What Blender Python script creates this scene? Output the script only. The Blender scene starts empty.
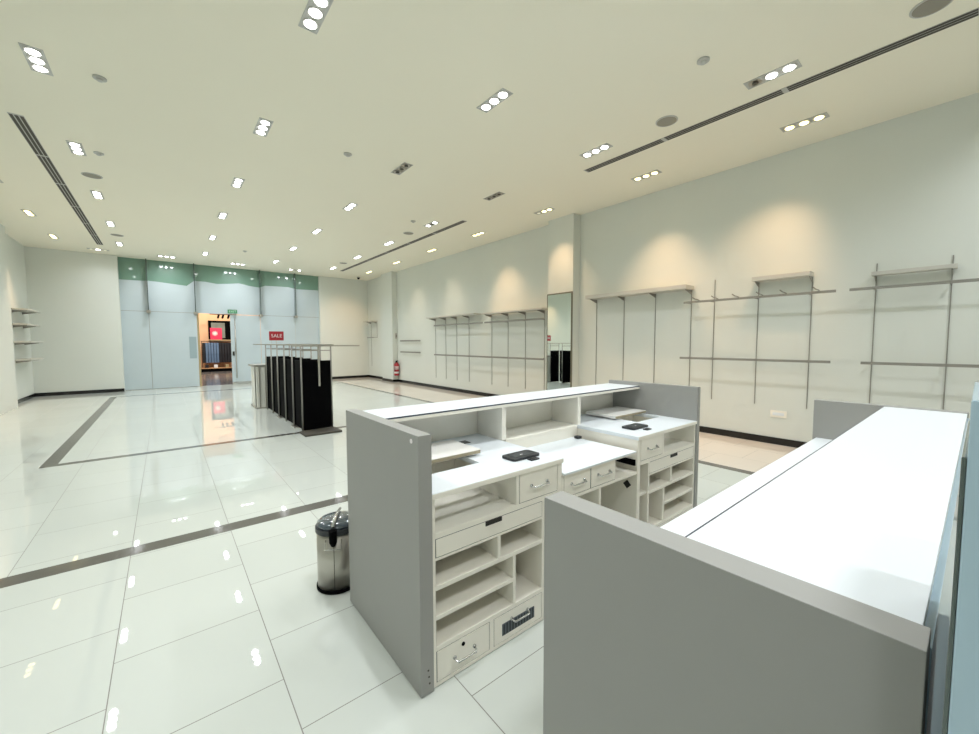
import bpy, bmesh, math, random
from mathutils import Vector, Matrix
S = bpy.context.scene
COL = S.collection
random.seed(4)

# ------------------------------------------------------------------ camera
YAW, PITCH, ROLL, FPX = 0.682, -0.061, -0.002, 399.7
cy, sy, cp, sp = math.cos(YAW), math.sin(YAW), math.cos(PITCH), math.sin(PITCH)
fw = Vector((sy*cp, cy*cp, sp)); rt = Vector((cy, -sy, 0)); up = rt.cross(fw)
cr, sr = math.cos(ROLL), math.sin(ROLL)
R_ = rt*cr + up*sr; U_ = up*cr - rt*sr
cam = bpy.data.objects.new('camera', bpy.data.cameras.new('camera'))
COL.objects.link(cam)
mw = Matrix((R_, U_, -fw)).transposed().to_4x4(); mw.translation = (0, 0, 1.5)
cam.matrix_world = mw
cam.data.sensor_width = 36; cam.data.lens = FPX*36/979; cam.data.clip_start = 0.01; cam.data.clip_end = 100
S.camera = cam

# ------------------------------------------------------------------ world, exposure
w = bpy.data.worlds.new('world'); S.world = w; w.use_nodes = True
w.node_tree.nodes['Background'].inputs[0].default_value = (0.8, 0.88, 0.9, 1)
w.node_tree.nodes['Background'].inputs[1].default_value = 0.3
vs = S.view_settings
vs.view_transform = 'Standard'; vs.look = 'None'; vs.gamma = 1; vs.use_curve_mapping = False
vs.exposure = -0.13
COOL_W, WARM_W = 42.0, 58.0        # watts of one spot bulb
COOL_C, WARM_C = (0.925, 0.955, 1.01), (1.0, 0.64, 0.38)

# ------------------------------------------------------------------ materials
def srgb(r, g, b):
    f = lambda c: (c/255)/12.92 if c/255 <= 0.04045 else ((c/255+0.055)/1.055)**2.4
    return (f(r), f(g), f(b), 1)
def mat(name, rgb, rough=0.5, metal=0.0, coat=0.0, noise=0.0, nscale=4.0, spec=0.5, emit=0.0, bump=0.0):
    m = bpy.data.materials.new(name); m.use_nodes = True
    nt = m.node_tree; b = nt.nodes['Principled BSDF']
    c = srgb(*rgb)
    b.inputs['Base Color'].default_value = c; b.inputs['Roughness'].default_value = rough
    b.inputs['Metallic'].default_value = metal; b.inputs['Coat Weight'].default_value = coat
    b.inputs['Coat Roughness'].default_value = 0.05
    b.inputs['Specular IOR Level'].default_value = spec
    if emit:
        b.inputs['Emission Color'].default_value = c; b.inputs['Emission Strength'].default_value = emit
    if noise or bump:
        tc = nt.nodes.new('ShaderNodeTexCoord'); n = nt.nodes.new('ShaderNodeTexNoise')
        n.inputs['Scale'].default_value = nscale; n.inputs['Detail'].default_value = 5
        nt.links.new(tc.outputs['Object'], n.inputs['Vector'])
        if noise:
            mx = nt.nodes.new('ShaderNodeMix'); mx.data_type = 'RGBA'
            mx.inputs[6].default_value = tuple(v*(1-noise) for v in c[:3])+(1,)
            mx.inputs[7].default_value = tuple(min(1, v*(1+noise)) for v in c[:3])+(1,)
            nt.links.new(n.outputs['Fac'], mx.inputs[0]); nt.links.new(mx.outputs[2], b.inputs['Base Color'])
        if bump:
            bp = nt.nodes.new('ShaderNodeBump'); bp.inputs['Strength'].default_value = bump; bp.inputs['Distance'].default_value = 0.01
            nt.links.new(n.outputs['Fac'], bp.inputs['Height']); nt.links.new(bp.outputs[0], b.inputs['Normal'])
    return m
M = {}
M['wall'] = mat('wall_paint', (220, 224, 216), 0.6, noise=0.02, nscale=1.5)
M['ceil'] = mat('ceiling_paint', (244, 240, 222), 0.8, noise=0.01, nscale=1.0)
M['black_gloss'] = mat('black_skirting', (14, 13, 12), 0.15)
M['strip'] = mat('dark_floor_strip', (92, 90, 84), 0.12, noise=0.08, nscale=30)
M['white'] = mat('white_laminate', (230, 236, 239), 0.3)
M['cream'] = mat('white_cabinet_paint', (247, 243, 230), 0.42)
M['grey'] = mat('grey_laminate', (160, 160, 155), 0.5, noise=0.02, nscale=8, spec=0.3)
M['lid'] = mat('off_white_lid', (234, 232, 225), 0.4)
M['edge'] = mat('dark_edge_banding', (60, 66, 80), 0.3)
M['chrome'] = mat('chrome', (205, 206, 205), 0.18, metal=1)
M['steel'] = mat('brushed_steel', (186, 182, 174), 0.36, metal=1)
M['rod'] = mat('grey_metal_rod', (148, 146, 138), 0.45, metal=0.3)
M['satin'] = mat('satin_metal_shelf', (205, 203, 194), 0.4, metal=0.3)
M['black'] = mat('black_board', (4, 4, 5), 0.7, spec=0.05)
M['plastic'] = mat('black_plastic', (34, 38, 42), 0.35)
M['dark'] = mat('dark_gap', (40, 38, 34), 0.7)
M['slot'] = mat('vent_slot', (72, 68, 60), 0.7)
M['mirror'] = mat('mirror_glass', (232, 240, 236), 0.02, metal=1)
M['red'] = mat('red_paint', (170, 38, 48), 0.3)
M['sign_red'] = mat('red_sign', (176, 44, 56), 0.35)
M['paper_white'] = mat('white_print', (238, 232, 232), 0.5)
M['green'] = mat('green_sign', (60, 130, 88), 0.4)
M['glass_film'] = mat('frosted_film_on_glass', (190, 203, 207), 0.45, coat=0.9, noise=0.06, nscale=1.2)
M['glass_green'] = mat('green_tinted_glass', (112, 150, 132), 0.35, coat=1.0, noise=0.05, nscale=1.0)
M['glass_edge'] = mat('glass_fin_edge', (74, 88, 84), 0.2, coat=1.0)
M['glass_blue'] = mat('blue_glass_front', (178, 204, 218), 0.3, coat=0.6)
M['lampplate'] = mat('lamp_plate', (190, 190, 184), 0.5)
M['speaker'] = mat('speaker_grille', (150, 146, 134), 0.7, noise=0.15, nscale=300)
M['mat'] = mat('charcoal_mat', (44, 42, 40), 0.6, noise=0.3, nscale=120)
M['bulb_cool'] = mat('lit_cool_bulb', (255, 255, 255), 0.4, emit=18)
M['bulb_warm'] = mat('lit_warm_bulb', (255, 236, 170), 0.4, emit=7)
M['bulb_dim'] = mat('dim_bulb', (230, 226, 200), 0.4, emit=0.8)
M['bulb_off'] = mat('unlit_bulb', (70, 66, 58), 0.35)
M['mall_floor'] = mat('grey_mall_tile', (120, 119, 120), 0.12, noise=0.06, nscale=3)
M['mall_wall'] = mat('warm_mall_wall', (226, 184, 148), 0.6)
M['jean'] = mat('blue_denim', (92, 118, 150), 0.8, noise=0.25, nscale=12)
M['jean_dark'] = mat('black_denim', (26, 28, 36), 0.8, noise=0.2, nscale=12)
M['pink'] = mat('pink_poster', (214, 52, 92), 0.4)
M['gold'] = mat('brass_edge', (190, 172, 132), 0.3, metal=0.5)

# floor tiles: 0.6 m, running along Y, every second row shifted by half
def floor_mat():
    m = bpy.data.materials.new('white_floor_tile'); m.use_nodes = True
    nt = m.node_tree; b = nt.nodes['Principled BSDF']; N = nt.nodes.new; L = nt.links.new
    tc = N('ShaderNodeTexCoord'); sx = N('ShaderNodeSeparateXYZ'); L(tc.outputs['Object'], sx.inputs[0])
    ax = N('ShaderNodeMath'); ax.operation = 'ADD'; ax.inputs[1].default_value = 12.245; L(sx.outputs['X'], ax.inputs[0])
    ay = N('ShaderNodeMath'); ay.operation = 'ADD'; ay.inputs[1].default_value = 12.2; L(sx.outputs['Y'], ay.inputs[0])
    cx = N('ShaderNodeCombineXYZ'); L(ay.outputs[0], cx.inputs[0]); L(ax.outputs[0], cx.inputs[1])
    br = N('ShaderNodeTexBrick'); L(cx.outputs[0], br.inputs['Vector'])
    br.offset = 0.5; br.offset_frequency = 2; br.squash = 1.0
    br.inputs['Scale'].default_value = 1; br.inputs['Brick Width'].default_value = 0.6
    br.inputs['Row Height'].default_value = 0.6; br.inputs['Mortar Size'].default_value = 0.0022
    br.inputs['Mortar Smooth'].default_value = 0.1; br.inputs['Bias'].default_value = 0
    br.inputs['Color1'].default_value = srgb(207, 212, 204); br.inputs['Color2'].default_value = srgb(203, 208, 200)
    br.inputs['Mortar'].default_value = srgb(128, 126, 118)
    L(br.outputs['Color'], b.inputs['Base Color'])
    r = N('ShaderNodeMapRange'); L(br.outputs['Fac'], r.inputs[0]); r.inputs[3].default_value = 0.02; r.inputs[4].default_value = 0.5
    L(r.outputs[0], b.inputs['Roughness'])
    n = N('ShaderNodeTexNoise'); n.inputs['Scale'].default_value = 1.3; L(tc.outputs['Object'], n.inputs['Vector'])
    bp = N('ShaderNodeBump'); bp.inputs['Strength'].default_value = 0.006; bp.inputs['Distance'].default_value = 0.02
    L(n.outputs['Fac'], bp.inputs['Height']); L(bp.outputs[0], b.inputs['Normal'])
    return m
M['tile'] = floor_mat()

# ------------------------------------------------------------------ helpers
class MB:
    def __init__(s): s.bm = bmesh.new()
    def box(s, x0, x1, y0, y1, z0, z1):
        c = [s.bm.verts.new((x, y, z)) for z in (z0, z1) for y in (y0, y1) for x in (x0, x1)]
        for f in ((0,2,3,1), (4,5,7,6), (0,1,5,4), (2,6,7,3), (0,4,6,2), (1,3,7,5)):
            s.bm.faces.new([c[i] for i in f])
        return s
    def tube(s, pts, r, n=10, caps=True):
        pts = [Vector(p) for p in pts]; rings = []
        for i, p in enumerate(pts):
            d = (pts[min(i+1, len(pts)-1)] - pts[max(i-1, 0)]).normalized()
            a = Vector((0, 0, 1)) if abs(d.z) < 0.9 else Vector((1, 0, 0))
            u = d.cross(a).normalized(); v = d.cross(u)
            rr = r[i] if isinstance(r, (list, tuple)) else r
            rings.append([s.bm.verts.new(p + (u*math.cos(2*math.pi*k/n) + v*math.sin(2*math.pi*k/n))*rr) for k in range(n)])
        for a, b in zip(rings, rings[1:]):
            for k in range(n): s.bm.faces.new((a[k], a[(k+1) % n], b[(k+1) % n], b[k]))
        if caps: s.bm.faces.new(rings[0][::-1]); s.bm.faces.new(rings[-1])
        return s
    def lathe(s, cx, cy_, prof, n=32):
        rings = [[s.bm.verts.new((cx+r*math.cos(2*math.pi*k/n), cy_+r*math.sin(2*math.pi*k/n), z)) for k in range(n)] for r, z in prof]
        for a, b in zip(rings, rings[1:]):
            for k in range(n): s.bm.faces.new((a[k], a[(k+1) % n], b[(k+1) % n], b[k]))
        s.bm.faces.new(rings[0][::-1]); s.bm.faces.new(rings[-1])
        return s
    def prism(s, poly, axis, a0, a1):
        def P(p, a):
            if axis == 'Y': return (p[0], a, p[1])
            if axis == 'X': return (a, p[0], p[1])
            return (p[0], p[1], a)
        A = [s.bm.verts.new(P(p, a0)) for p in poly]; B = [s.bm.verts.new(P(p, a1)) for p in poly]
        s.bm.faces.new(A); s.bm.faces.new(B[::-1])
        for i in range(len(poly)):
            j = (i+1) % len(poly); s.bm.faces.new((A[i], B[i], B[j], A[j]))
        return s
    def build(s, name, m, parent=None, bevel=0.0, smooth=False):
        bmesh.ops.recalc_face_normals(s.bm, faces=s.bm.faces[:])
        if bevel:
            bmesh.ops.bevel(s.bm, geom=[e for e in s.bm.edges if e.calc_face_angle(0) > 0.6], offset=bevel, segments=2, profile=0.6, affect='EDGES')
        o_ = root_loc(parent)
        if o_ is None:
            vs_ = [v.co for v in s.bm.verts]
            o_ = Vector(((min(v.x for v in vs_)+max(v.x for v in vs_))/2, (min(v.y for v in vs_)+max(v.y for v in vs_))/2, min(v.z for v in vs_)))
            loc = o_.copy()
            for v in s.bm.verts: v.co -= loc
        else:
            for v in s.bm.verts: v.co -= o_
            loc = Vector((0, 0, 0))
        me = bpy.data.meshes.new(name)
        s.bm.to_mesh(me); s.bm.free()
        if smooth:
            for p in me.polygons: p.use_smooth = True
        me.materials.append(m)
        o = bpy.data.objects.new(name, me); COL.objects.link(o); o.location = loc; o.parent = parent
        return o
def root_loc(p):
    if p is None: return None
    v = Vector((0, 0, 0))
    while p is not None: v = v + p.location; p = p.parent
    return v
def tag(o, label=None, cat=None, group=None):
    if label: o['label'] = label
    if cat: o['category'] = cat
    if group: o['group'] = group
    return o
def thing(name, loc, label, cat, group=None):
    o = bpy.data.objects.new(name, None); COL.objects.link(o); o.location = loc
    o.empty_display_size = 0.1
    return tag(o, label, cat, group)
def copy_tree(o, parent=None):
    c = o.copy(); COL.objects.link(c); c.parent = parent
    for ch in [x for x in bpy.data.objects if x.parent == o]: copy_tree(ch, c)
    return c
def struct(o): o['kind'] = 'structure'; return o
def bx(name, m, parent, *c, bevel=0.0015): return MB().box(*c).build(name, m, parent, bevel)
def wbox(name, m, *c): return struct(MB().box(*c).build(name, m))
def text(name, body, size, loc, rot, m, parent, ext=0.001):
    cu = bpy.data.curves.new(name, 'FONT'); cu.body = body; cu.size = size; cu.extrude = ext
    cu.align_x = 'CENTER'; cu.align_y = 'CENTER'; cu.materials.append(m)
    tmp = bpy.data.objects.new(name, cu); COL.objects.link(tmp)
    me = bpy.data.meshes.new_from_object(tmp.evaluated_get(bpy.context.evaluated_depsgraph_get()))
    bpy.data.objects.remove(tmp); me.materials.clear(); me.materials.append(m)
    o = bpy.data.objects.new(name, me); COL.objects.link(o); o.parent = parent
    o.location = Vector(loc) - root_loc(parent); o.rotation_euler = rot
    return o
ORD = ['first', 'second', 'third', 'fourth', 'fifth', 'sixth', 'seventh', 'eighth', 'ninth', 'tenth']

# ------------------------------------------------------------------ room shell
CZ = 4.18; XW = 6.92; XL = -2.9; YB = 16.9; YS = 17.05; YK = -3.2
flo = MB().box(XL-0.3, XW+0.2, YK-0.2, 17.2, -0.1, 0).build('floor', M['tile']); struct(flo)
# keep the tile grid tied to world coordinates
for v in flo.data.vertices: v.co += flo.location
flo.location = (0, 0, 0)
wbox('ceiling', M['ceil'], XL-0.3, XW+0.2, YK-0.2, 17.4, CZ, CZ+0.15)
wbox('wall_right', M['wall'], XW, XW+0.2, YK-0.2, 17.2, 0, CZ)
wbox('wall_left', M['wall'], XL-0.2, XL, YK-0.2, 17.2, 0, CZ)
wbox('wall_rear', M['wall'], XL, XW, YK-0.2, YK, 0, CZ)
wbox('wall_front_left', M['wall'], XL, -1.02, 16.8, 17.2, 0, CZ)
wbox('wall_front_right', M['wall'], 4.92, XW, YB, 17.2, 0, CZ)
wbox('wall_pillar_near', M['wall'], 6.70, XW, 5.47, 6.17, 0, CZ)
wbox('wall_pillar_far', M['wall'], 6.72, XW, 14.1, 15.05, 0, CZ)
wbox('wall_pillar_left', M['wall'], XL, -2.74, 11.0, 14.3, 0, CZ)
H = 0.1
wbox('baseboard_right', M['black_gloss'], XW-0.015, XW, YK, 5.47, 0, H)
wbox('baseboard_right_middle', M['black_gloss'], XW-0.015, XW, 6.17, 14.1, 0, H)
b = MB(); b.box(6.705, 6.72, 14.085, 15.065, 0, H); b.box(6.72, XW-0.015, 14.085, 14.1, 0, H); b.box(6.72, XW, 15.05, 15.065, 0, H)
struct(b.build('baseboard_pillar', M['black_gloss']))
wbox('baseboard_right_far', M['black_gloss'], XW-0.015, XW, 15.065, YB, 0, H)
wbox('baseboard_front_right', M['black_gloss'], 4.92, XW-0.015, YB-0.015, YB, 0, H)
wbox('baseboard_left', M['black_gloss'], XL, XL+0.015, 14.3, 16.8, 0, H)
wbox('baseboard_front_left', M['black_gloss'], XL+0.015, -1.02, 16.785, 16.8, 0, H)
# beige tiled border along the right wall
M['tile_beige'] = M['tile'].copy(); M['tile_beige'].name = 'beige_floor_tile'
for n_ in M['tile_beige'].node_tree.nodes:
    if n_.type == 'TEX_BRICK':
        n_.inputs['Color1'].default_value = srgb(224, 214, 200); n_.inputs['Color2'].default_value = srgb(220, 210, 196)
fb = MB().box(5.225, XW-0.015, YK, YB-0.015, -0.01, 0.0009).build('floor_border', M['tile_beige']); struct(fb)
for v in fb.data.vertices: v.co += fb.location
fb.location = (0, 0, 0)
# dark inlaid strips
t = 0.0012
wbox('trim_1', M['strip'], XL, 5.10, 3.73, 3.885, -0.01, t)
wbox('trim_2', M['strip'], 5.10, 5.225, YK, 15.30, -0.01, t)
wbox('trim_3', M['strip'], -1.09, 5.10, 7.08, 7.20, -0.01, t)
wbox('trim_4', M['strip'], -1.235, -1.09, 7.08, 15.30, -0.01, t)
wbox('trim_5', M['strip'], -1.09, 5.10, 15.18, 15.30, -0.01, t)

# ------------------------------------------------------------------ storefront
BAND = [(-1.02,3.49),(-0.40,3.50),(-0.33,3.52),(0.82,3.42),(0.88,3.66),(1.56,3.57),(2.19,3.66),(2.80,3.52),(2.86,3.64),(3.88,3.66),(4.05,3.60),(4.92,3.62)]
def band(x):
    for (a, za), (b_, zb) in zip(BAND, BAND[1:]):
        if a <= x <= b_: return za+(zb-za)*(x-a)/(b_-a)
    return BAND[-1][1]
win = bpy.data.objects.new('window_1', None); COL.objects.link(win); win.location = (1.95, YS, 0); struct(win)
G = 0.0002
up_ = [-1.02, -0.35, 0.87, 2.82, 4.02, 4.92]
for a, b_ in zip(up_, up_[1:]):
    xs = [a+G+(b_-a-2*G)*i/6 for i in range(7)]
    MB().prism([(xs[0], 2.53)]+[(xs[-1], 2.53)]+[(x, band(x)) for x in xs[::-1]], 'Y', YS, YS+0.012).build('film', M['glass_film'], win)
    MB().prism([(x, band(x)) for x in xs]+[(xs[-1], CZ), (xs[0], CZ)], 'Y', YS, YS+0.012).build('glass_pane', M['glass_green'], win)
for a, b_ in ((-1.02, -0.35), (-0.35, 0.90), (2.82, 4.02), (4.02, 4.92)):
    MB().box(a+G, b_-G, YS, YS+0.012, 0.02, 2.5295).build('glass_pane', M['glass_film'], win)
for x0, x1 in ((-1.02, 0.90), (2.82, 4.92)): MB().box(x0, x1, YS-0.002, YS-0.0002, 2.524, 2.536).build('joint', M['rod'], win)
MB().box(-0.356, -0.344, YS-0.002, YS-0.0002, 0.02, 2.5).build('joint', M['rod'], win)
MB().box(4.015, 4.025, YS-0.002, YS-0.0002, 0.02, 2.5).build('joint', M['lampplate'], win)
MB().box(-1.02, 0.90, YS-0.01, YS+0.03, 0, 0.02).box(2.82, 4.92, YS-0.01, YS+0.03, 0, 0.02).build('sill', M['chrome'], win)
for x in (-0.35, 0.87, 2.82, 4.02):
    MB().box(x-0.012, x+0.012, YS-0.20, YS-0.005, 2.50, CZ).build('glass_fin', M['glass_edge'], win)
    f = MB(); f.box(x-0.05, x+0.05, YS-0.22, YS-0.002, 2.47, 2.56).build('patch_fitting', M['steel'], win)
MB().box(0.66, 0.86, YS-0.006, YS-0.001, 0.98, 1.72).build('notice', mat('grey_notice', (150, 168, 172), 0.5), win)
# doors: right leaf shut, left leaf swung out to the mall
d1 = bpy.data.objects.new('door_1', None); COL.objects.link(d1); d1.location = (1.86, YS, 0); struct(d1)
MB().box(1.865, 2.81, YS, YS+0.012, 0.03, 2.51).build('door_leaf', M['glass_film'], d1)
hb = MB(); hb.tube([(2.0, YS-0.06, 0.23), (2.0, YS-0.06, 2.38)], 0.018)
for z in (0.5, 2.1): hb.tube([(2.0, YS-0.06, z), (2.0, YS, z)], 0.012)
hb.build('pull_handle', M['steel'], d1, smooth=True)
MB().box(1.90, 1.96, YS-0.03, YS-0.001, 1.05, 1.20).build('lock', M['dark'], d1)
MB().box(1.87, 2.80, YS-0.006, YS+0.018, 0.0, 0.10).build('bottom_rail', M['chrome'], d1)
d2 = bpy.data.objects.new('door_2', None); COL.objects.link(d2); d2.location = (0.93, YS, 0); struct(d2)
MB().box(0.915, 0.93, YS+0.03, YS+0.92, 0.03, 2.51).build('door_leaf', M['glass_film'], d2)
MB().box(0.905, 0.955, YS-0.01, YS+0.028, 0.0, 2.52).build('door_edge', M['gold'], d2)
MB().tube([(0.985, YS+0.75, 0.3), (0.985, YS+0.75, 2.3)], 0.016).tube([(0.985, YS+0.75, 2.1), (0.93, YS+0.75, 2.1)], 0.01).tube([(0.985, YS+0.75, 0.5), (0.93, YS+0.75, 0.5)], 0.01).build('pull_handle', M['steel'], d2, smooth=True)

# mall beyond the door
wbox('floor_mall', M['mall_floor'], -3, 8, 17.2, 27, -0.1, -0.001)
wbox('ceiling_mall', M['ceil'], -3, 8, 17.4, 27, CZ, CZ+0.15)
wbox('wall_mall_shop', M['mall_wall'], -3, 8, 26.4, 26.6, 0, CZ)
wbox('wall_mall_left', M['mall_wall'], -3.2, -3, 17.2, 26.6, 0, CZ)
wbox('wall_mall_right', M['mall_wall'], 8, 8.2, 17.2, 26.6, 0, CZ)
for x in (0.8, 2.4, 4.0):
    li = bpy.data.lights.new('shop_lamp', 'SPOT'); li.energy = 190; li.spot_size = 2.0; li.color = (1, 0.84, 0.66); li.shadow_soft_size = 0.1
    o = bpy.data.objects.new('shop_lamp', li); COL.objects.link(o); o.location = (x, 24.2, 4.0)
    o.rotation_euler = (math.radians(38), 0, 0)
    tag(o, 'warm shop lamp on the mall ceiling beyond the door', 'lamp', 'shop lamps beyond the door')
al = bpy.data.lights.new('mall_fill_light', 'AREA'); al.energy = 330; al.size = 3; al.color = (1, 0.96, 0.9)  # area light added to brighten the mall and the jeans, no panel modelled
o = bpy.data.objects.new('mall_fill_light', al); COL.objects.link(o); o.location = (2, 21, 4.1)
tag(o, 'added unseen area light over the mall beyond the open door', 'light')
pl = thing('display_plinth', (2.3, 25.9, 0), 'low black plinth below the hanging jeans beyond the door', 'plinth')
bx('body', M['black'], pl, 1.3, 3.6, 25.5, 26.35, 0.0, 0.16)
bx('top', mat('plinth_top', (190, 150, 110), 0.5), pl, 1.3, 3.6, 25.5, 26.35, 0.16, 0.2)
for x0, m_ in ((1.62, 'jean_dark'), (2.0, 'white'), (2.5, 'gold')):
    tag(MB().box(x0, x0+0.16, 25.55, 25.8, 0.2, 0.36).build('shoe_box', M[m_], None, 0.005),
        {'jean_dark': 'dark box on the plinth at the left under the jeans', 'white': 'white box on the plinth under the blue jeans', 'gold': 'tan box on the plinth under the dark jeans'}[m_], 'box')
ra = thing('clothes_rail', (2.3, 25.9, 0), 'dark rail holding the hanging jeans beyond the door', 'rail')
MB().tube([(1.5, 25.9, 1.60), (3.3, 25.9, 1.60)], 0.015).build('rail', M['dark'], ra, smooth=True)
for x in (1.52, 3.28): MB().tube([(x, 25.9, 0.2), (x, 25.9, 1.60)], 0.015).build('post', M['dark'], ra, smooth=True)
def jeans(x, m_, label, group):
    b = MB(); w_ = 0.05
    for s_ in (-1, 1):
        b.prism([(25.9+s_*0.01, 0.98), (25.9+s_*0.21, 0.98), (25.9+s_*0.17, 0.46), (25.9+s_*0.05, 0.46)], 'X', x-w_, x+w_)
    b.prism([(25.69, 0.98), (26.11, 0.98), (26.08, 1.52), (25.72, 1.52)], 'X', x-w_, x+w_)
    return tag(b.build('hanging_jeans', m_, None, 0.006), label, 'jeans', group)
for i, x in enumerate([1.72, 1.84, 1.96, 2.08, 2.2]):
    jeans(x, M['jean'], '%s blue jeans from the left on the rail beyond the door' % ORD[i], 'blue jeans beyond the door')
for i, x in enumerate([1.6, 2.32, 2.44, 2.56, 2.68, 2.8, 2.92]):
    jeans(x, M['jean_dark'], '%s dark jeans from the left on the rail beyond the door' % ORD[i], 'dark jeans beyond the door')
nb = thing('display_niche', (2.35, 26.2, 1.66), 'dark framed display niche on the orange wall beyond the door', 'display')
bx('frame', M['black'], nb, 1.87, 3.0, 26.34, 26.39, 1.70, 2.72)
bx('panel', mat('grey_panel', (128, 136, 130), 0.5), nb, 2.0, 2.62, 26.31, 26.34, 1.78, 2.6)

sh_ = thing('display_shelf', (2.4, 26.2, 1.64), 'pale shelf edge under the pink poster beyond the door', 'shelf')
bx('board', M['gold'], sh_, 1.85, 3.0, 26.05, 26.305, 1.64, 1.688)
bx('support', M['black'], sh_, 1.9, 1.95, 26.2, 26.39, 1.60, 1.6395)
po = thing('promotional_poster', (2.2, 26.1, 1.69), 'pink red poster with white burst on the niche shelf beyond the door', 'poster')
bx('board', M['pink'], po, 1.93, 2.46, 26.12, 26.14, 1.69, 2.32)
b = MB()
for k in range(6):
    a = k*math.pi/6+0.2
    b.tube([(2.14-0.13*math.cos(a), 26.11, 2.02-0.13*math.sin(a)), (2.14+0.13*math.cos(a), 26.11, 2.02+0.13*math.sin(a))], 0.016, 6)
b.build('white_burst', M['paper_white'], po)
sp_ = thing('track_spotlight', (2.35, 25.6, 2.9), 'black spotlight cluster under the mall ceiling seen in the door', 'spotlight')
b = MB()
b.tube([(1.9, 25.6, 3.02), (3.1, 25.6, 3.02)], 0.02); b.tube([(2.1, 25.6, 3.02), (2.1, 25.6, CZ)], 0.008); b.tube([(2.9, 25.6, 3.02), (2.9, 25.6, CZ)], 0.008)
b.build('track', M['black'], sp_)
for x in (2.3, 2.5, 2.75): MB().tube([(x, 25.6, 2.99), (x-0.03, 25.75, 2.84)], 0.05, 12).build('spot_head', M['black'], sp_)

ex = thing('exit_sign', (1.93, YS-0.12, 2.56), 'green exit sign above the open glass door', 'sign')
bx('panel', M['green'], ex, 1.79, 2.08, YS-0.10, YS-0.085, 2.56, 2.69)
text('lettering', 'EXIT', 0.11, (1.94, YS-0.102, 2.625), (math.pi/2, 0, 0), mat('pale_green_print', (190, 225, 200), 0.5), ex)
for x in (1.85, 2.0): MB().box(x, x+0.02, YS-0.1, YS-0.004, 2.69, 2.70).build('bracket', M['steel'], ex)

# ------------------------------------------------------------------ ceiling lights
FX, FY = 0.15, 0.46
def fixture_mesh_parts():
    return None
def add_fixture(x, y, states, label, warm=False, along_x=False, aim=None, group=None, soft=False):
    t_ = thing('ceiling_light', (x, y, CZ), label, 'ceiling light', group)
    def q(ax, ay): return (ax, ay) if not along_x else (ay, ax)
    hx, hy = q(FX/2, FY/2)
    z0, z1 = CZ-0.006, CZ-0.0005
    b = MB(); e = 0.012
    b.box(x-hx, x+hx, y-hy, y-hy+e, z0, z1); b.box(x-hx, x+hx, y+hy-e, y+hy, z0, z1)
    b.box(x-hx, x-hx+e, y-hy+e, y+hy-e, z0, z1); b.box(x+hx-e, x+hx, y-hy+e, y+hy-e, z0, z1)
    b.build('frame', M['lampplate'], t_)
    MB().box(x-hx+e, x+hx-e, y-hy+e, y+hy-e, CZ-0.002, CZ-0.0005).build('plate', M['lampplate'] if any(s in 'lwd' for s in states) else M['speaker'], t_)
    for k, st in enumerate(states):
        ox, oy = q(0, (k-1)*0.145)
        px, py = x+ox, y+oy
        MB().lathe(px, py, [(0.060, CZ-0.003), (0.060, CZ-0.008), (0.052, CZ-0.008), (0.052, CZ-0.0035)], 20).build('ring', M['lampplate'] if st != 'o' else M['steel'], t_)
        r = 0.043 if st in 'lw' else 0.03
        mm = {'l': M['bulb_cool'], 'w': M['bulb_warm'], 'd': M['bulb_dim'], 'o': M['bulb_off']}[st]
        MB().lathe(px, py, [(r, CZ-0.009), (r, CZ-0.014), (r*0.7, CZ-0.018)], 20).build('bulb', mm, t_)
        if st in 'lw':
            key = 'soft_bulb_light' if soft else 'warm_bulb_light' if warm else 'cool_bulb_light'
            li = bpy.data.lights.get(key)
            if li is None:
                li = bpy.data.lights.new(key, 'SPOT')
                li.energy = WARM_W*0.4 if soft else WARM_W if warm else COOL_W
                li.color = (1, 0.78, 0.58) if soft else WARM_C if warm else COOL_C
                li.spot_size = math.radians(72 if warm else 150); li.spot_blend = 1.0
                li.shadow_soft_size = 0.045
            lo = bpy.data.objects.new('bulb_light', li); COL.objects.link(lo); lo.parent = t_
            lo.location = (ox, oy, -0.03)
            if aim is not None:
                d = Vector(aim)-Vector((px, py, CZ-0.03))
                lo.rotation_euler = d.to_track_quat('-Z', 'Y').to_euler()
    return t_
ROWS = [3.54, 5.77, 7.98, 10.2, 12.46, 14.78]
W6 = 'ceiling light with three bulbs'
def lab(i, row): return '%s three-bulb light from storefront in row %s' % (ORD[i], row)
for i, y in enumerate(ROWS[::-1][:5]): add_fixture(-0.83, y, 'lll', lab(i, 'right of the left linear vent'))
for i, y in enumerate(ROWS[::-1]): add_fixture(1.06, y, 'lll', lab(i, 'straight ahead of the open door'))
for i, y in enumerate(ROWS[::-1]): add_fixture(2.95, y, 'ooo' if y == 5.77 else 'lll', lab(i, 'above the black display panels')+(', unlit' if y == 5.77 else ''))
for i, y in enumerate(ROWS[::-1]): add_fixture(4.80, y, 'ooo' if y == 5.77 else ('lol' if y == 7.98 else 'lll'), lab(i, 'left of the right-hand linear vents')+(', unlit' if y == 5.77 else ''))
add_fixture(4.85, 1.46, 'llo', 'recessed three-bulb light beside the near vent, one bulb dark')
for i, y in enumerate(ROWS[::-1]):
    add_fixture(6.13, y, 'wwd' if y == 5.77 else 'www', lab(i, 'closest to the right wall'), True, aim={5.77: (6.70, 5.82, 2.0), 7.98: (XW, 7.5, 1.2), 14.78: (5.75, 16.9, 1.7)}.get(y, (XW, y+0.1, 1.2)), soft=(9 < y < 14))
add_fixture(6.18, 1.50, 'www', 'yellowish recessed three-bulb light nearest the camera by the right wall', True, aim=(XW, 2.6, 1.2))
add_fixture(6.15, -0.75, 'lll', 'added unseen three-bulb light above the right wall, out of the frame')  # unseen fixture added to brighten the ceiling at the right
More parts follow.
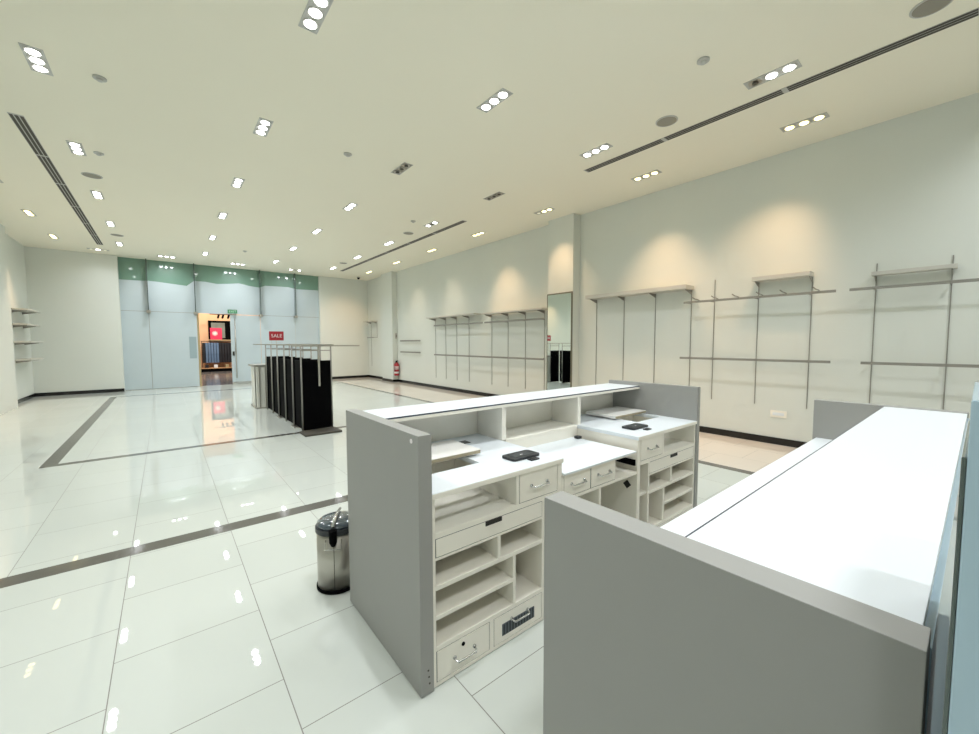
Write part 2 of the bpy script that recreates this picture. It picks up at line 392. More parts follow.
add_fixture(4.85, -0.9, 'lll', 'added unseen three-bulb light beside the near vent, out of the frame')  # unseen fixture, put in for more light at the near right
for i, y in enumerate([14.78, 12.46, 10.2]):
    add_fixture(-2.05, y, 'www', lab(i, 'left of the left linear vent'), True, aim=(XL, y, 1.5))
for x, w_ in ((-1.36, 'at the left end, by the left linear vent'), (0.16, 'above the left glass panes'), (2.04, 'above the glass door'), (3.84, 'above the right glass panes')):
    add_fixture(x, 16.05, 'dld' if x < 0 else ('lll' if x < 3 else 'lol'), 'crosswise recessed three-bulb light along the storefront '+w_, along_x=True, aim=(x, 16.9, 0.8) if x > 0 else None)
# the same grid goes on above the camera
for x in (-0.83, 1.06, 2.95): add_fixture(x, 1.3, 'lll', 'added unseen three-bulb light behind the camera, out of the frame', group='lights above the camera')
add_fixture(-0.83, 3.54, 'lll', 'added unseen three-bulb light behind the camera, out of the frame', group='lights above the camera')
for x in (-0.83, 1.06, 2.95): add_fixture(x, -1.0, 'lll', 'added unseen three-bulb light behind the camera, out of the frame', group='lights above the camera')  # unseen row added behind the camera to light the near area

# linear air vents
def vent(x0, x1, ys, label):
    t_ = thing('linear_vent', ((x0+x1)/2, ys[0], CZ), label, 'air vent')
    bx('frame', M['lampplate'], t_, x0, x1, ys[0], ys[-1], CZ-0.004, CZ-0.0005, bevel=0)
    n = 3; wd = (x1-x0)/n
    for a, b_ in zip(ys, ys[1:]):
        m_ = MB()
        for k in range(n): m_.box(x0+wd*k+wd*0.14, x0+wd*(k+1)-wd*0.14, a+0.025, b_-0.025, CZ-0.006, CZ-0.0042)
        m_.build('slots', M['slot'], t_)
vent(5.185, 5.305, [0.12, 1.45, 2.78, 4.05], 'long linear air vent in the ceiling nearest the camera, upper right')
vent(5.185, 5.305, [7.3, 8.6, 9.9, 11.3, 12.7, 14.0, 15.25], 'long linear air vent in the ceiling towards the far right corner')
vent(-1.31, -1.18, [7.25, 8.59, 9.9, 11.33, 12.76, 14.0, 15.25], 'long linear air vent in the ceiling at the left')
for x, y, l_ in ((4.86, 0.38, 'large round ceiling speaker at the top right corner of the frame'), (4.84, 2.54, 'round ceiling speaker beside the gap of the near linear vent'),
                 (4.75, 8.99, 'round ceiling speaker left of the far right linear vent, nearer one'), (4.78, 13.67, 'round ceiling speaker at the far end of the right-hand vent'),
                 (-0.79, 9.1, 'round ceiling speaker right of the left linear vent, nearer one'), (-0.80, 13.65, 'round ceiling speaker near the left vent end by the storefront')):
    t_ = thing('ceiling_speaker', (x, y, CZ), l_, 'ceiling speaker')
    MB().lathe(x, y, [(0.125, CZ-0.0005), (0.125, CZ-0.006), (0.118, CZ-0.009), (0.11, CZ-0.009)], 36).build('rim', M['lampplate'], t_)
    MB().lathe(x, y, [(0.11, CZ-0.0095), (0.10, CZ-0.012), (0.05, CZ-0.013)], 36).build('grille', M['speaker'], t_)
for x, y, l_ in ((4.09, 1.80, 'small smoke detector on the ceiling at the upper right'), (-0.61, 7.98, 'small round ceiling device by the left speaker'),
                 (2.13, 5.81, 'small ceiling detector left of the unlit fixture'), (4.37, 8.04, 'small ceiling detector above the far right speaker'),
                 (1.93, 13.68, 'small ceiling detector near the storefront centre'), (-0.4, 5.75, 'tiny sprinkler in the bare left ceiling')):
    t_ = thing('smoke_detector', (x, y, CZ), l_, 'detector')
    MB().lathe(x, y, [(0.055, CZ-0.0005), (0.055, CZ-0.012), (0.045, CZ-0.016)], 24).build('base', M['lampplate'], t_)
    MB().lathe(x, y, [(0.03, CZ-0.017), (0.028, CZ-0.03), (0.018, CZ-0.036)], 24).build('head', M['lampplate'], t_)
t_ = thing('security_camera', (6.25, 16.16, CZ), 'small dark dome camera on the ceiling in the far right corner', 'camera')
MB().lathe(6.25, 16.16, [(0.07, CZ-0.0005), (0.07, CZ-0.02), (0.06, CZ-0.03)], 24).build('base', M['lampplate'], t_)
MB().lathe(6.25, 16.16, [(0.055, CZ-0.031), (0.05, CZ-0.07), (0.03, CZ-0.09), (0.01, CZ-0.098)], 24).build('dome', M['black'], t_)

# ------------------------------------------------------------------ wall racks on the right wall
def upright(y, z0, z1, label, group, x=XW):
    t_ = thing('wall_upright', (x, y, z0), label, 'rack upright', group)
    MB().box(x-0.012, x-0.001, y-0.0045, y+0.0045, z0, z1).build('channel', M['rod'], t_)
    return t_
def shelf(y0, y1, z, depth, th, brackets, label, group=None, x=XW):
    t_ = thing('wall_shelf', (x, (y0+y1)/2, z), label, 'wall shelf', group)
    MB().box(x-depth, x-0.024, y0, y1, z, z+th).build('board', M['satin'], t_, 0.003)
    for yb in brackets:
        MB().prism([(x-0.023, z-0.001), (x-depth*0.75, z-0.001), (x-depth*0.75, z-0.012), (x-0.023, z-0.07)], 'Y', yb-0.004, yb+0.004).build('bracket', M['rod'], t_)
    return t_
def rail(y0, y1, z, off, brackets, label, pegs=(), group=None, x=XW, hgt=0.034):
    t_ = thing('hanging_rail', (x, (y0+y1)/2, z), label, 'hanging rail', group)
    MB().box(x-off-0.008, x-off+0.008, y0, y1, z-hgt/2, z+hgt/2).build('bar', M['rod'], t_, 0.003)
    for yb in brackets:
        MB().box(x-off+0.009, x-0.023, yb-0.006, yb+0.006, z-0.012, z+0.012).build('bracket', M['rod'], t_)
    for yb in pegs:
        MB().tube([(x-off+0.02, yb, z+0.02), (x-off-0.02, yb+0.01, z+0.03), (x-off-0.09, yb+0.02, z+0.035), (x-off-0.15, yb+0.03, z+0.055)], 0.008, 8).build('peg', M['rod'], t_, smooth=True)
    return t_
for i, y in enumerate((5.02, 4.39, 3.755)): upright(y, 0.45, 2.40, '%s thin upright right of the mirror pillar, under the long shelf' % ORD[i], 'uprights right of the mirror')
upright(3.12, 0.45, 2.40, 'thin upright where the long shelf meets the middle hanging rails', 'uprights right of the mirror')
for y, l_ in ((2.755, 'thin upright of the middle rack, rising above its left part without a shelf'), (2.14, 'thin upright under the left end of the short middle shelf'), (1.505, 'thin upright under the right end of the short middle shelf')):
    upright(y, 0.57, 2.50 if y > 2.5 else 2.40, l_, 'uprights of the middle rack')
for y, l_ in ((0.87, 'thin upright at the left of the rack nearest the camera'), (0.25, 'thin upright at the right of the rack nearest the camera')): upright(y, 0.5, 2.47, l_, 'uprights of the near rack')
shelf(3.08, 5.08, 2.37, 0.31, 0.07, (5.02, 4.39, 3.755, 3.12), 'long metal shelf right of the mirror pillar')
shelf(1.49, 2.17, 2.385, 0.22, 0.06, (2.14, 1.505), 'short metal shelf standing above the pegged middle rail')
shelf(0.21, 0.90, 2.31, 0.16, 0.045, (0.87, 0.25), 'metal shelf of the rack nearest the camera, at right')
rail(1.21, 3.14, 2.15, 0.24, (3.12, 2.755, 2.14, 1.505), 'upper hanging rail with pegs on the middle rack', pegs=(2.9, 2.62, 2.33, 2.02, 1.74, 1.38))
rail(1.23, 3.18, 1.24, 0.24, (3.12, 2.755, 2.14, 1.505), 'lower hanging rail of the middle rack')
rail(-0.4, 1.08, 2.15, 0.24, (0.87, 0.25), 'upper hanging rail of the rack nearest the camera')
rail(-0.4, 0.94, 1.24, 0.24, (0.87, 0.25), 'lower hanging rail of the rack nearest the camera')
for i, y in enumerate((8.41, 7.75, 7.11, 6.47)): upright(y, 0.35, 2.27, '%s thin upright of the rack left of the mirror, counted from its left' % ORD[i], 'uprights left of the mirror')
for i, y in enumerate((11.31, 10.70, 10.09, 9.46)): upright(y, 0.35, 2.29, '%s thin upright of the farther left rack, counted from its left' % ORD[i], 'uprights of the farthest rack')
shelf(6.25, 8.45, 2.245, 0.34, 0.035, (8.41, 7.75, 7.11, 6.47), 'metal shelf just left of the mirror pillar')
shelf(8.80, 11.36, 2.275, 0.34, 0.035, (11.31, 10.70, 10.09, 9.46), 'metal shelf second to the left of the mirror pillar')
rail(6.25, 8.40, 2.035, 0.27, (8.41-0.02, 7.75, 7.11, 6.47), 'upper hanging rail just left of the mirror pillar', hgt=0.045)
rail(8.48, 10.98, 2.035, 0.27, (10.70, 10.09, 9.46), 'upper hanging rail second to the left of the mirror pillar', hgt=0.045)
rail(6.25, 10.98, 1.12, 0.27, (10.70, 10.09, 9.46, 8.41, 7.75, 7.11, 6.47), 'long lower hanging rail running left from the mirror pillar', hgt=0.045)
rail(12.2, 13.7, 1.57, 0.08, (13.4, 12.5), 'upper of the two short rails beside the fire extinguisher', hgt=0.05)
rail(12.2, 13.7, 1.16, 0.08, (13.4, 12.5), 'lower of the two short rails beside the fire extinguisher', hgt=0.05)
upright(16.55, 0.5, 2.38, 'thin upright in the far right corner recess', 'far corner uprights')
upright(15.95, 1.7, 2.38, 'short thin upright under the far corner shelf, its nearer one', 'far corner uprights')
shelf(15.85, 16.70, 2.375, 0.30, 0.035, (16.55, 15.95), 'small shelf in the far right corner')
rail(15.9, 16.65, 1.72, 0.15, (16.55, 15.95), 'small rail under the far right corner shelf')

# shelves on the left wall
def left_shelf(z, x1, label):
    t_ = thing('wall_shelf', (XL, 15.6, z), label, 'wall shelf', 'shelves on the left wall')
    MB().box(XL+0.002, x1, 15.0, 16.3, z, z+0.04).build('board', M['satin'], t_, 0.003)
    for yb in (15.2, 16.1):
        MB().prism([(XL+0.002, z-0.001), (x1-0.05, z-0.001), (x1-0.05, z-0.012), (XL+0.002, z-0.06)], 'Y', yb-0.005, yb+0.005).build('bracket', M['rod'], t_)
left_shelf(2.33, -2.6, 'top shelf of the stack of four on the far left wall')
left_shelf(1.96, -2.62, 'second shelf from the top on the far left wall')
left_shelf(1.52, -2.58, 'third shelf from the top on the far left wall')
left_shelf(1.07, -2.6, 'lowest shelf of the stack on the far left wall')

# pillar mirror
t_ = thing('wall_mirror', (6.70, 5.81, 0.25), 'tall narrow mirror on the near pillar of the right wall', 'mirror')
bx('frame', mat('mirror_frame', (110, 108, 92), 0.4), t_, 6.672, 6.699, 5.465, 6.175, 0.22, 2.57)
MB().box(6.668, 6.6715, 5.49, 6.15, 0.25, 2.54).build('mirror_glass', M['mirror'], t_)

# extinguisher and switch on the far pillar
t_ = thing('fire_extinguisher', (6.80, 13.97, 0.26), 'red fire extinguisher hanging on the far pillar', 'fire extinguisher')
MB().lathe(6.80, 13.97, [(0.085, 0.26), (0.09, 0.28), (0.09, 0.66), (0.075, 0.73), (0.03, 0.77)], 24).build('cylinder', M['red'], t_, smooth=True)
MB().box(6.78, 6.82, 13.93, 14.02, 0.77, 0.80).box(6.785, 6.815, 13.85, 14.0, 0.80, 0.825).build('valve', M['black'], t_)
MB().tube([(6.80, 13.93, 0.78), (6.72, 13.90, 0.76), (6.695, 13.90, 0.6), (6.70, 13.90, 0.42)], 0.012, 8).build('hose', M['black'], t_, smooth=True)
b = MB(); b.lathe(6.80, 13.97, [(0.0915, 0.48), (0.0915, 0.62)], 24); b.build('label', mat('extinguisher_label', (220, 190, 190), 0.5), t_, smooth=True)
b = MB(); b.lathe(6.80, 13.97, [(0.0915, 0.34), (0.0915, 0.41)], 24); b.build('band', M['paper_white'], t_, smooth=True)
MB().box(6.77, 6.83, 14.055, 14.099, 0.55, 0.6).build('wall_bracket', M['black'], t_)
t_ = thing('wall_switch', (6.86, 14.098, 1.7), 'small grey switch box on the far pillar above the extinguisher', 'switch')
bx('box', M['steel'], t_, 6.83, 6.89, 14.07, 14.0985, 1.66, 1.86)
bx('button', M['dark'], t_, 6.845, 6.875, 14.065, 14.07, 1.73, 1.78)
t_ = thing('wall_socket', (XW, 1.87, 0.42), 'white double wall socket above the skirting on the right wall', 'socket')
bx('plate', M['cream'], t_, XW-0.012, XW-0.0005, 1.73, 1.93, 0.40, 0.50)
bx('rocker', M['white'], t_, XW-0.016, XW-0.0122, 1.76, 1.90, 0.43, 0.47)

# ------------------------------------------------------------------ black display panels
g = thing('panel_display_stand', (1.98, 8.6, 0), 'row of black display panels with chrome posts standing on the floor', 'display stand')
GY = [7.12, 7.72, 8.32, 8.92, 9.50, 10.08]
for i, y in enumerate(GY):
    bx('black_panel', M['black'], g, 1.765, 2.225, y, y+0.03, 0.03, 1.20)
    for x in (1.752, 2.238):
        MB().tube([(x, y+0.015, 0.0), (x, y+0.015, 1.46)], 0.013, 10).build('post', M['rod'], g, smooth=True)
    MB().box(1.765, 2.225, y+0.008, y+0.022, 1.365, 1.38).build('crossbar', M['rod'], g)
for y in (7.72, 8.92): bx('foot', M['steel'], g, 1.72, 1.80, y-0.15, y+0.10, 0.0, 0.02)
for y0, y1 in zip(GY, GY[1:]): bx('side_panel', M['black'], g, 1.772, 1.79, y0+0.034, y1-0.06, 0.03, 1.20)
bx('base_plate', M['slot'], g, 1.69, 2.27, 6.74, 7.115, 0.0, 0.03)
bx('top_rail', M['steel'], g, 1.74, 1.765, 7.0, 11.6, 1.455, 1.478)
bx('top_rail', M['steel'], g, 2.225, 2.25, 7.0, 10.3, 1.455, 1.478)
bx('front_rail', M['steel'], g, 1.60, 2.70, 7.00, 7.025, 1.44, 1.462)
bx('hanging_arm', M['steel'], g, 1.975, 2.005, 6.96, 6.985, 0.78, 1.47)
# red sign on the rail
t_ = thing('sale_sign', (2.03, 10.4, 1.48), 'small red sign with white lettering above the black panels', 'sign')
bx('board', M['sign_red'], t_, 1.885, 2.19, 10.39, 10.40, 1.56, 1.77)
text('lettering', 'SALE', 0.11, (2.04, 10.388, 1.665), (math.pi/2, 0, 0), M['paper_white'], t_)
MB().tube([(2.03, 10.395, 1.56), (2.03, 10.395, 1.0)], 0.006, 8).tube([(1.93, 10.395, 1.56), (1.93, 10.395, 1.50)], 0.004, 8).build('stem', M['steel'], t_)
# low silver cabinet behind the panels
t_ = thing('low_display_cabinet', (1.9, 10.7, 0), 'low silver-framed cabinet standing behind the black panels', 'cabinet')
bx('body', mat('cabinet_grey', (226, 226, 216), 0.4), t_, 1.60, 2.20, 10.36, 11.1, 0.03, 0.96)
bx('top', M['steel'], t_, 1.55, 2.22, 10.34, 11.12, 0.96, 1.0)
bx('base', M['steel'], t_, 1.57, 2.21, 10.35, 11.11, 0.0, 0.03)
for x in (1.555, 1.64, 1.765): MB().box(x, x+0.022, 10.335, 10.358, 0.03, 0.96).build('trim_strip', M['steel'], t_)

# ------------------------------------------------------------------ pedal bin
t_ = thing('pedal_bin', (0.80, 2.47, 0), 'round steel pedal bin with black lid behind the left desk end', 'bin')
bxx, byy = 0.79, 2.475
MB().lathe(bxx, byy, [(0.122, 0.0), (0.128, 0.004), (0.128, 0.018), (0.122, 0.022)], 40).build('base_ring', M['black'], t_, smooth=False)
MB().lathe(bxx, byy, [(0.121, 0.022), (0.121, 0.355)], 48).build('body', M['steel'], t_, smooth=True)
MB().lathe(bxx, byy, [(0.122, 0.355), (0.128, 0.358), (0.128, 0.385), (0.124, 0.39)], 48).build('rim', M['plastic'], t_)
MB().lathe(bxx, byy, [(0.121, 0.391), (0.118, 0.405), (0.10, 0.420), (0.06, 0.43), (0.02, 0.433)], 48).build('lid', mat('smoky_lid', (60, 72, 80), 0.12, coat=1), t_, smooth=True)
dv = Vector((-0.55, -1, 0)).normalized()
pb = Vector((bxx, byy, 0))
b = MB(); q = [pb+dv*r_+Vector((0, 0, z)) for r_, z in ((-0.10, 0.435), (0.0, 0.447), (0.09, 0.44), (0.128, 0.415))]
b.tube(q, [0.008, 0.010, 0.012, 0.012], 10); b.build('lid_strap', M['chrome'], t_, smooth=True)
b = MB(); c0 = pb+dv*0.138; b.tube([c0+Vector((0, 0, 0.40)), c0+Vector((0, 0, 0.33)), c0+dv*-0.004+Vector((0, 0, 0.305))], [0.024, 0.022, 0.012], 12); b.build('catch', M['black'], t_)
b = MB(); b.tube([pb+dv*0.1215+Vector((0, 0, 0.03)), pb+dv*0.1215+Vector((0, 0, 0.30))], 0.0015, 6); b.build('seam', M['dark'], t_)
hs = Vector((dv.y, -dv.x, 0))
b = MB(); b.tube([pb+dv*0.118+hs*0.045+Vector((0, 0, 0.335)), pb+dv*0.148+hs*0.045+Vector((0, 0, 0.29)), pb+dv*0.150-hs*0.045+Vector((0, 0, 0.29)), pb+dv*0.118-hs*0.045+Vector((0, 0, 0.335))], 0.003, 8); b.build('carry_handle', M['chrome'], t_, smooth=True)

# ------------------------------------------------------------------ cash desk facing the camera
YF = 1.43
def bow(parent, x0, x1, y, z, droop=0.005, face=-1):
    b = MB(); f = face
    b.tube([(x0, y, z), (x0, y+f*0.016, z-droop*0.5), (x0+0.007, y+f*0.023, z-droop), (x1-0.007, y+f*0.023, z-droop), (x1, y+f*0.016, z-droop*0.5), (x1, y, z)], 0.0045, 10)
    b.tube([(x0, y, z), (x0, y+f*0.004, z)], 0.009, 12); b.tube([(x1, y, z), (x1, y+f*0.004, z)], 0.009, 12)
    return b.build('handle', M['chrome'], parent, smooth=True)
def drawer(parent, x0, x1, z0, z1, y=YF, handle=True, name='drawer', depth=0.40, face=-1, hz=None):
    g_ = 0.003
    ya, yb = (y, y+0.018) if face < 0 else (y-0.018, y)
    d = bx(name, M['cream'], parent, x0+g_, x1-g_, ya, yb, z0+g_, z1-g_)
    # thin dark reveal around the front
    r = MB(); e = 0.0028
    yc, yd = (y+0.003, y+0.012) if face < 0 else (y-0.012, y-0.003)
    r.box(x0, x1, yc, yd, z1-e, z1); r.box(x0, x1, yc, yd, z0, z0+e)
    r.box(x0, x0+e, yc, yd, z0+e, z1-e); r.box(x1-e, x1, yc, yd, z0+e, z1-e)
    r.build('reveal', M['dark'], d)
    if handle:
        c = (x0+x1)/2; w_ = min(0.115, (x1-x0)*0.5)
        bow(d, c-w_/2, c+w_/2, y, hz if hz else (z0+z1)/2, face=face)
    return d
D = thing('cash_desk', (2.07, 1.83, 0), 'white cash desk with drawers, cubbyholes and grey end panels, beside the bin', 'cash desk')
bx('end_panel', M['grey'], D, 0.78, 0.843, 1.42, 2.25, 0.004, 1.122, bevel=0.002)
bx('end_panel', M['grey'], D, 3.305, 3.352, 1.42, 2.25, 0.004, 1.140, bevel=0.002)
bx('transaction_top', M['white'], D, 0.8435, 3.3045, 1.93, 2.249, 1.082, 1.108)
bx('edge_strip', M['edge'], D, 0.8435, 3.3045, 1.9285, 1.9305, 1.101, 1.109, bevel=0)
bx('front_panel', M['grey'], D, 0.8435, 3.3045, 2.222, 2.249, 0.004, 1.0815)
bx('back_board', M['cream'], D, 0.8435, 3.3045, 2.20, 2.2215, 0.605, 1.0815)
for x in (1.675, 2.445): bx('divider', M['cream'], D, x-0.0 , x+0.034, 1.935, 2.1995, 0.8655, 1.0815)
bx('shelf_board', M['cream'], D, 1.71, 2.4445, 1.935, 2.1995, 0.846, 0.865)
bx('riser', M['cream'], D, 1.6765, 2.439, 1.9355, 1.95, 0.781, 0.8455)
# counter tops with a hatch hole each
def counter_hole(name, x0, x1, y0, y1, z0, z1, hx0, hx1, hy0, hy1):
    b = MB()
    b.box(x0, x1, y0, hy0, z0, z1); b.box(x0, x1, hy1, y1, z0, z1); b.box(x0, hx0, hy0, hy1, z0, z1); b.box(hx1, x1, hy0, hy1, z0, z1)
    return b.build(name, M['white'], D)
counter_hole('left_counter', 0.8435, 1.6745, 1.422, 2.1995, 0.842, 0.866, 0.90, 1.272, 1.65, 1.96)
counter_hole('right_counter', 2.4405, 3.3045, 1.422, 2.1995, 0.842, 0.866, 2.90, 3.262, 1.705, 1.99)
bx('hatch_lid', M['lid'], D, 0.90, 1.355, 1.75, 2.03, 0.880, 0.903, bevel=0.002)
bx('hatch_lid', M['lid'], D, 2.82, 3.285, 1.85, 2.15, 0.8775, 0.900, bevel=0.002)
for x0, x1, y0, z0, z1 in ((0.902, 1.353, 1.7485, 0.882, 0.899), (2.822, 3.283, 1.8485, 0.880, 0.896)):
    bx('raw_lid_edge', mat('chipboard_edge', (168, 158, 132), 0.8), D, x0, x1, y0, y0+0.0014, z0, z1, bevel=0)
b = MB(); b.box(0.86, 0.899, 1.80, 2.0, 0.8665, 0.899); b.box(0.92, 1.31, 1.985, 2.025, 0.8665, 0.8795); b.build('lid_support', mat('bare_chipboard', (176, 166, 138), 0.8), D)
b = MB(); b.box(2.86, 2.885, 1.88, 2.14, 0.8665, 0.877); b.box(3.265, 3.269, 1.9, 2.14, 0.8665, 0.877); b.build('lid_support', M['cream'], D)
bx('middle_counter', M['white'], D, 1.6755, 2.395, 1.41, 1.9355, 0.770, 0.781, bevel=0.001)
bx('counter_edge', M['cream'], D, 1.6755, 2.395, 1.415, 1.9355, 0.762, 0.7695, bevel=0)
for x, y in ((1.45, 2.05),): bx('cable_grommet', M['plastic'], D, x-0.035, x+0.035, y-0.03, y+0.03, 0.866, 0.870)
bx('cable_grommet', M['plastic'], D, 2.36, 2.40, 1.86, 1.9, 0.782, 0.80)

def pedestal(mir):
    # the left pedestal spans x 0.844..1.675; the right one is its mirror image
    if mir: X = lambda a, b_: (3.305-(b_-0.843)*1.035, 3.305-(a-0.843)*1.035)
    else: X = lambda a, b_: (a, b_)
    def B(name, a, b_, y0, y1, z0, z1, m='cream', par=None):
        x0, x1 = X(a, b_); return bx(name, M[m], par or D, x0, x1, y0, y1, z0, z1)
    K = 1.99
    B('side_board', 0.8435, 0.862, YF, K, 0.004, 0.8415); B('side_board', 1.638, 1.674, YF, K, 0.004, 0.8415)
    B('back_board', 0.8625, 1.6375, K-0.012, K, 0.02, 0.8415)
    B('rail', 0.8625, 1.6375, YF, K-0.0125, 0.663, 0.689)
    B('partition', 1.333, 1.352, YF, K-0.0125, 0.6895, 0.8415)
    B('partition', 1.520, 1.536, YF, K-0.0125, 0.02, 0.6625)
    B('shelf_board', 0.8625, 1.5195, YF, K-0.0125, 0.567, 0.578)
    B('shelf_board', 0.8625, 1.5195, YF, K-0.0125, 0.434, 0.455)
    B('partition', 1.211, 1.229, YF, K-0.0125, 0.4555, 0.5665)
    B('partition', 1.311, 1.329, YF, K-0.0125, 0.185, 0.4335)
    B('shelf_board', 0.8625, 1.3105, YF, K-0.0125, 0.302, 0.320)
    B('shelf_board', 0.8625, 1.5195, YF, K-0.0125, 0.162, 0.1845)
    B('shelf_board', 1.5365, 1.6375, YF+0.01, K-0.0125, 0.44, 0.458)
    B('partition', 1.160, 1.185, YF, K-0.0125, 0.02, 0.1615)
    B('bottom_board', 0.8625, 1.6375, YF, K-0.0125, 0.004, 0.0195)
    x0, x1 = X(1.353, 1.6375); drawer(D, x0, x1, 0.6895, 0.8415, hz=0.765)
    x0, x1 = X(0.8635, 1.5185); fd = drawer(D, x0, x1, 0.5785, 0.6625, handle=False, name='flat_drawer')
    x0, x1 = X(1.135, 1.235); MB().box(x0, x1, YF-0.003, YF+0.002, 0.640, 0.660).build('finger_pull', M['dark'], fd)
    x0, x1 = X(0.8635, 1.1595); d = drawer(D, x0, x1, 0.0200, 0.1615, handle=False); c = (x0+x1)/2
    bow(d, c-0.055, c+0.055, YF, 0.088, droop=0.010)
    MB().tube([(c-0.008, YF-0.003, 0.130), (c-0.008, YF+0.002, 0.130)], 0.009, 16).build('lock', M['black'], d)
    x0, x1 = X(1.1855, 1.5195); d = drawer(D, x0, x1, 0.0200, 0.1615, handle=False); c = (x0+x1)/2
    gx0, gx1 = c-0.115, c+0.108
    MB().box(gx0, gx1, YF-0.002, YF+0.001, 0.052, 0.112).build('vent_grille', mat('grille_plate', (90, 98, 102), 0.5), d)
    b = MB()
    for k in range(11):
        x = gx0+0.012+k*(gx1-gx0-0.024)/10; b.box(x-0.0045, x+0.0045, YF-0.0035, YF-0.0018, 0.056, 0.108)
    b.build('grille_slots', mat('grille_slot', (48, 56, 60), 0.6), d)
    bow(d, c-0.055, c+0.055, YF-0.003, 0.118, droop=0.008)
pedestal(False); pedestal(True)
# middle bay: two drawers, an empty slot with slides, knee space below
bx('shelf_board', M['cream'], D, 1.6755, 2.4385, YF, 1.98, 0.612, 0.630)
bx('back_board', M['cream'], D, 1.6755, 2.4385, 1.981, 1.993, 0.004, 0.7695)
bx('partition', M['cream'], D, 2.034, 2.054, YF+0.01, 1.98, 0.004, 0.6115)
drawer(D, 1.693, 1.935, 0.631, 0.7615, hz=0.702); drawer(D, 1.937, 2.19, 0.631, 0.7615, hz=0.702)
bx('drawer_box', M['cream'], D, 2.17, 2.188, YF+0.02, 1.95, 0.635, 0.755)
b = MB(); b.box(2.4265, 2.4385, 1.44, 1.95, 0.668, 0.708); b.box(2.4225, 2.4263, 1.44, 1.60, 0.678, 0.698); b.build('drawer_slide', M['black'], D)
b = MB(); b.box(2.189, 2.197, 1.44, 1.95, 0.680, 0.715); b.build('drawer_slide', M['black'], D)
b = MB(); cxx, cyy, czz = 2.4385, 1.50, 0.525; r = 0.03
b.prism([(cyy-r, czz), (cyy, czz-r), (cyy+r, czz), (cyy, czz+r)], 'X', cxx-0.003, cxx)
b.build('cable_hole', M['dark'], D)
MB().tube([(0.778, 1.477, 1.092), (0.780, 1.477, 1.092)], 0.010, 16).build('screw_cap', M['paper_white'], D)
for z in (0.05, 0.08, 0.11): MB().tube([(0.815+(0.11-z)*0.1, 1.4185, z), (0.815+(0.11-z)*0.1, 1.4200, z)], 0.004, 10).build('screw', M['slot'], D)

bx('edge_band', M['cream'], D, 0.8435, 1.6745, 1.4195, 1.4217, 0.8425, 0.8640, bevel=0)
bx('edge_band', M['cream'], D, 2.4405, 3.3045, 1.4195, 1.4217, 0.8425, 0.8640, bevel=0)
bx('edge_band', M['cream'], D, 0.8435, 3.3045, 1.9262, 1.9282, 1.083, 1.1000, bevel=0)
bx('filler_strip', M['cream'], D, 1.6755, 1.692, YF, YF+0.02, 0.631, 0.7615)
# flat black devices on the counters
def flat_dev(cx_, cy__, label):
    t_ = thing('card_terminal_cradle', (cx_, cy__, 0.866), label, 'device')
    hx, hy, r = 0.103, 0.055, 0.022; poly = []
    for sx_, sy_, a0 in ((1, 1, 0), (-1, 1, 90), (-1, -1, 180), (1, -1, 270)):
        for k in range(6):
            a = math.radians(a0+k*18); poly.append((cx_+sx_*(hx-r)+r*math.cos(a), cy__+sy_*(hy-r)+r*math.sin(a)))
    MB().prism(poly, 'Z', 0.8665, 0.880).build('body', M['plastic'], t_, 0.003)
    MB().box(cx_-0.07, cx_+0.07, cy__-0.032, cy__+0.032, 0.8802, 0.8815).build('inset', mat('dark_inset', (52, 57, 60), 0.3), t_, 0.0005)
    MB().box(cx_-0.012, cx_+0.006, cy__-0.01, cy__-0.002, 0.8816, 0.882).build('mark', M['paper_white'], t_)
flat_dev(1.515, 1.590, 'flat black device with rounded corners on the left counter of the cash desk')
flat_dev(2.700, 1.605, 'flat black device with rounded corners on the right counter of the cash desk')
for x, l_ in ((1.530, 'small black square tile beside the device on the left counter'), (2.700, 'small black square tile beside the device on the right counter')):
    t_ = thing('card_reader_chip', (x, 1.51, 0.866), l_, 'device')
    bx('body', M['plastic'], t_, x-0.03, x+0.03, 1.49, 1.525, 0.8665, 0.874)
    bx('cap', M['dark'], t_, x-0.02, x+0.02, 1.497, 1.518, 0.8742, 0.8755)

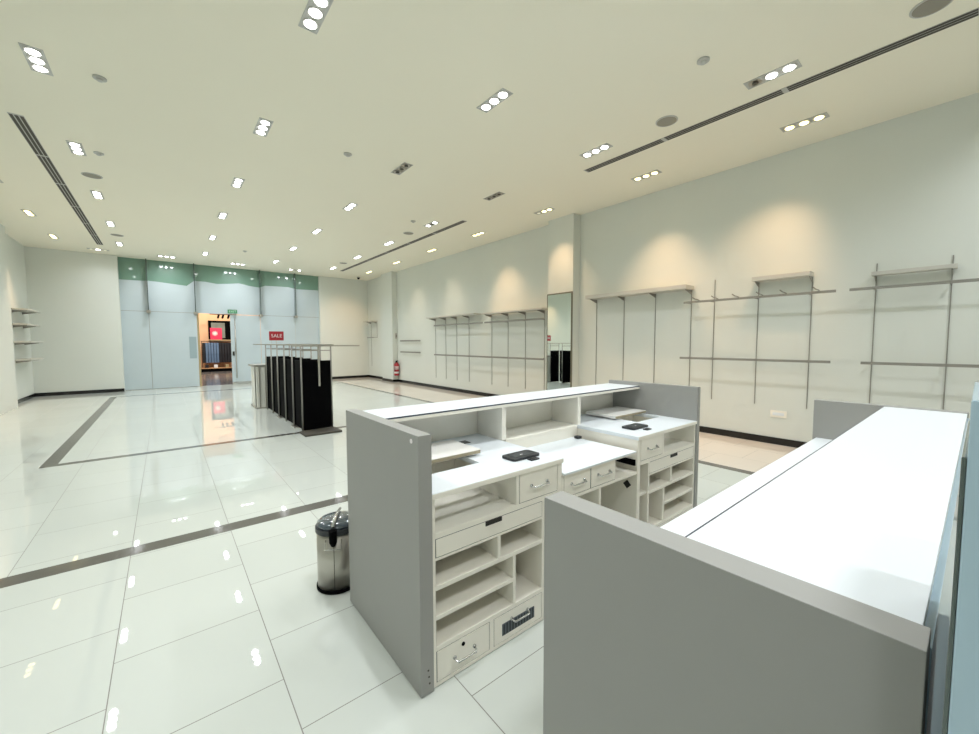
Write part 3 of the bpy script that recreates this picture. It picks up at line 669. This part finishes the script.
# ------------------------------------------------------------------ second desk, in the foreground
E_ = thing('service_desk', (2.1, 0.35, 0), 'white-topped grey desk in the foreground at the right', 'cash desk')
bx('end_panel', M['grey'], E_, 0.730, 0.797, 0.026, 0.680, 0.004, 1.110, bevel=0.0015)
bx('end_panel', M['grey'], E_, 3.395, 3.460, 0.030, 0.700, 0.004, 1.110, bevel=0.0015)
bx('transaction_top', M['white'], E_, 0.7975, 3.3945, 0.034, 0.360, 1.082, 1.106)
bx('edge_strip', M['edge'], E_, 0.7975, 3.3945, 0.360, 0.3625, 1.086, 1.1065, bevel=0)
bx('glass_front', M['glass_blue'], E_, 0.7975, 3.3945, 0.024, 0.036, 0.01, 1.0815)
bx('front_panel', M['grey'], E_, 0.7975, 3.3945, 0.0365, 0.052, 0.004, 1.0815)
bx('back_board', M['cream'], E_, 0.7975, 3.3945, 0.335, 0.355, 0.860, 1.0815)
bx('low_counter', M['white'], E_, 0.7975, 3.3945, 0.3555, 0.680, 0.832, 0.856)
for x in (0.7975, 1.66, 2.55, 3.374): bx('partition', M['cream'], E_, x, x+0.0195, 0.06, 0.66, 0.004, 0.8315)
for x0 in (0.82, 1.685, 2.57):
    drawer(E_, x0, x0+0.42, 0.66, 0.82, y=0.678, face=1); drawer(E_, x0+0.43, x0+0.80, 0.66, 0.82, y=0.678, face=1)
    bx('shelf_board', M['cream'], E_, x0, x0+0.80, 0.06, 0.66, 0.63, 0.65)
    bx('shelf_board', M['cream'], E_, x0, x0+0.80, 0.06, 0.66, 0.30, 0.32)
    bx('bottom_board', M['cream'], E_, x0, x0+0.80, 0.06, 0.66, 0.004, 0.03)

# floor mat and glass-sided cabinet squeezed in at the right border
tag(MB().box(0.95, 3.25, -0.35, 0.022, 0.001, 0.008).build('floor_mat', M['mat']), 'dark charcoal mat on the floor beside the foreground desk', 'mat')
t_ = thing('glass_cabinet', (0.78, -0.25, 0), 'pale blue glass cabinet edge at the right border of the photo', 'cabinet')
bx('glass_body', M['glass_blue'], t_, 0.64, 0.94, -0.5, 0.0045, 0.06, 1.44)
bx('plinth', M['black'], t_, 0.645, 0.935, -0.49, 0.004, 0.001, 0.0595)
bx('corner_trim', M['glass_edge'], t_, 0.6405, 0.95, 0.0046, 0.0085, 0.06, 1.38)
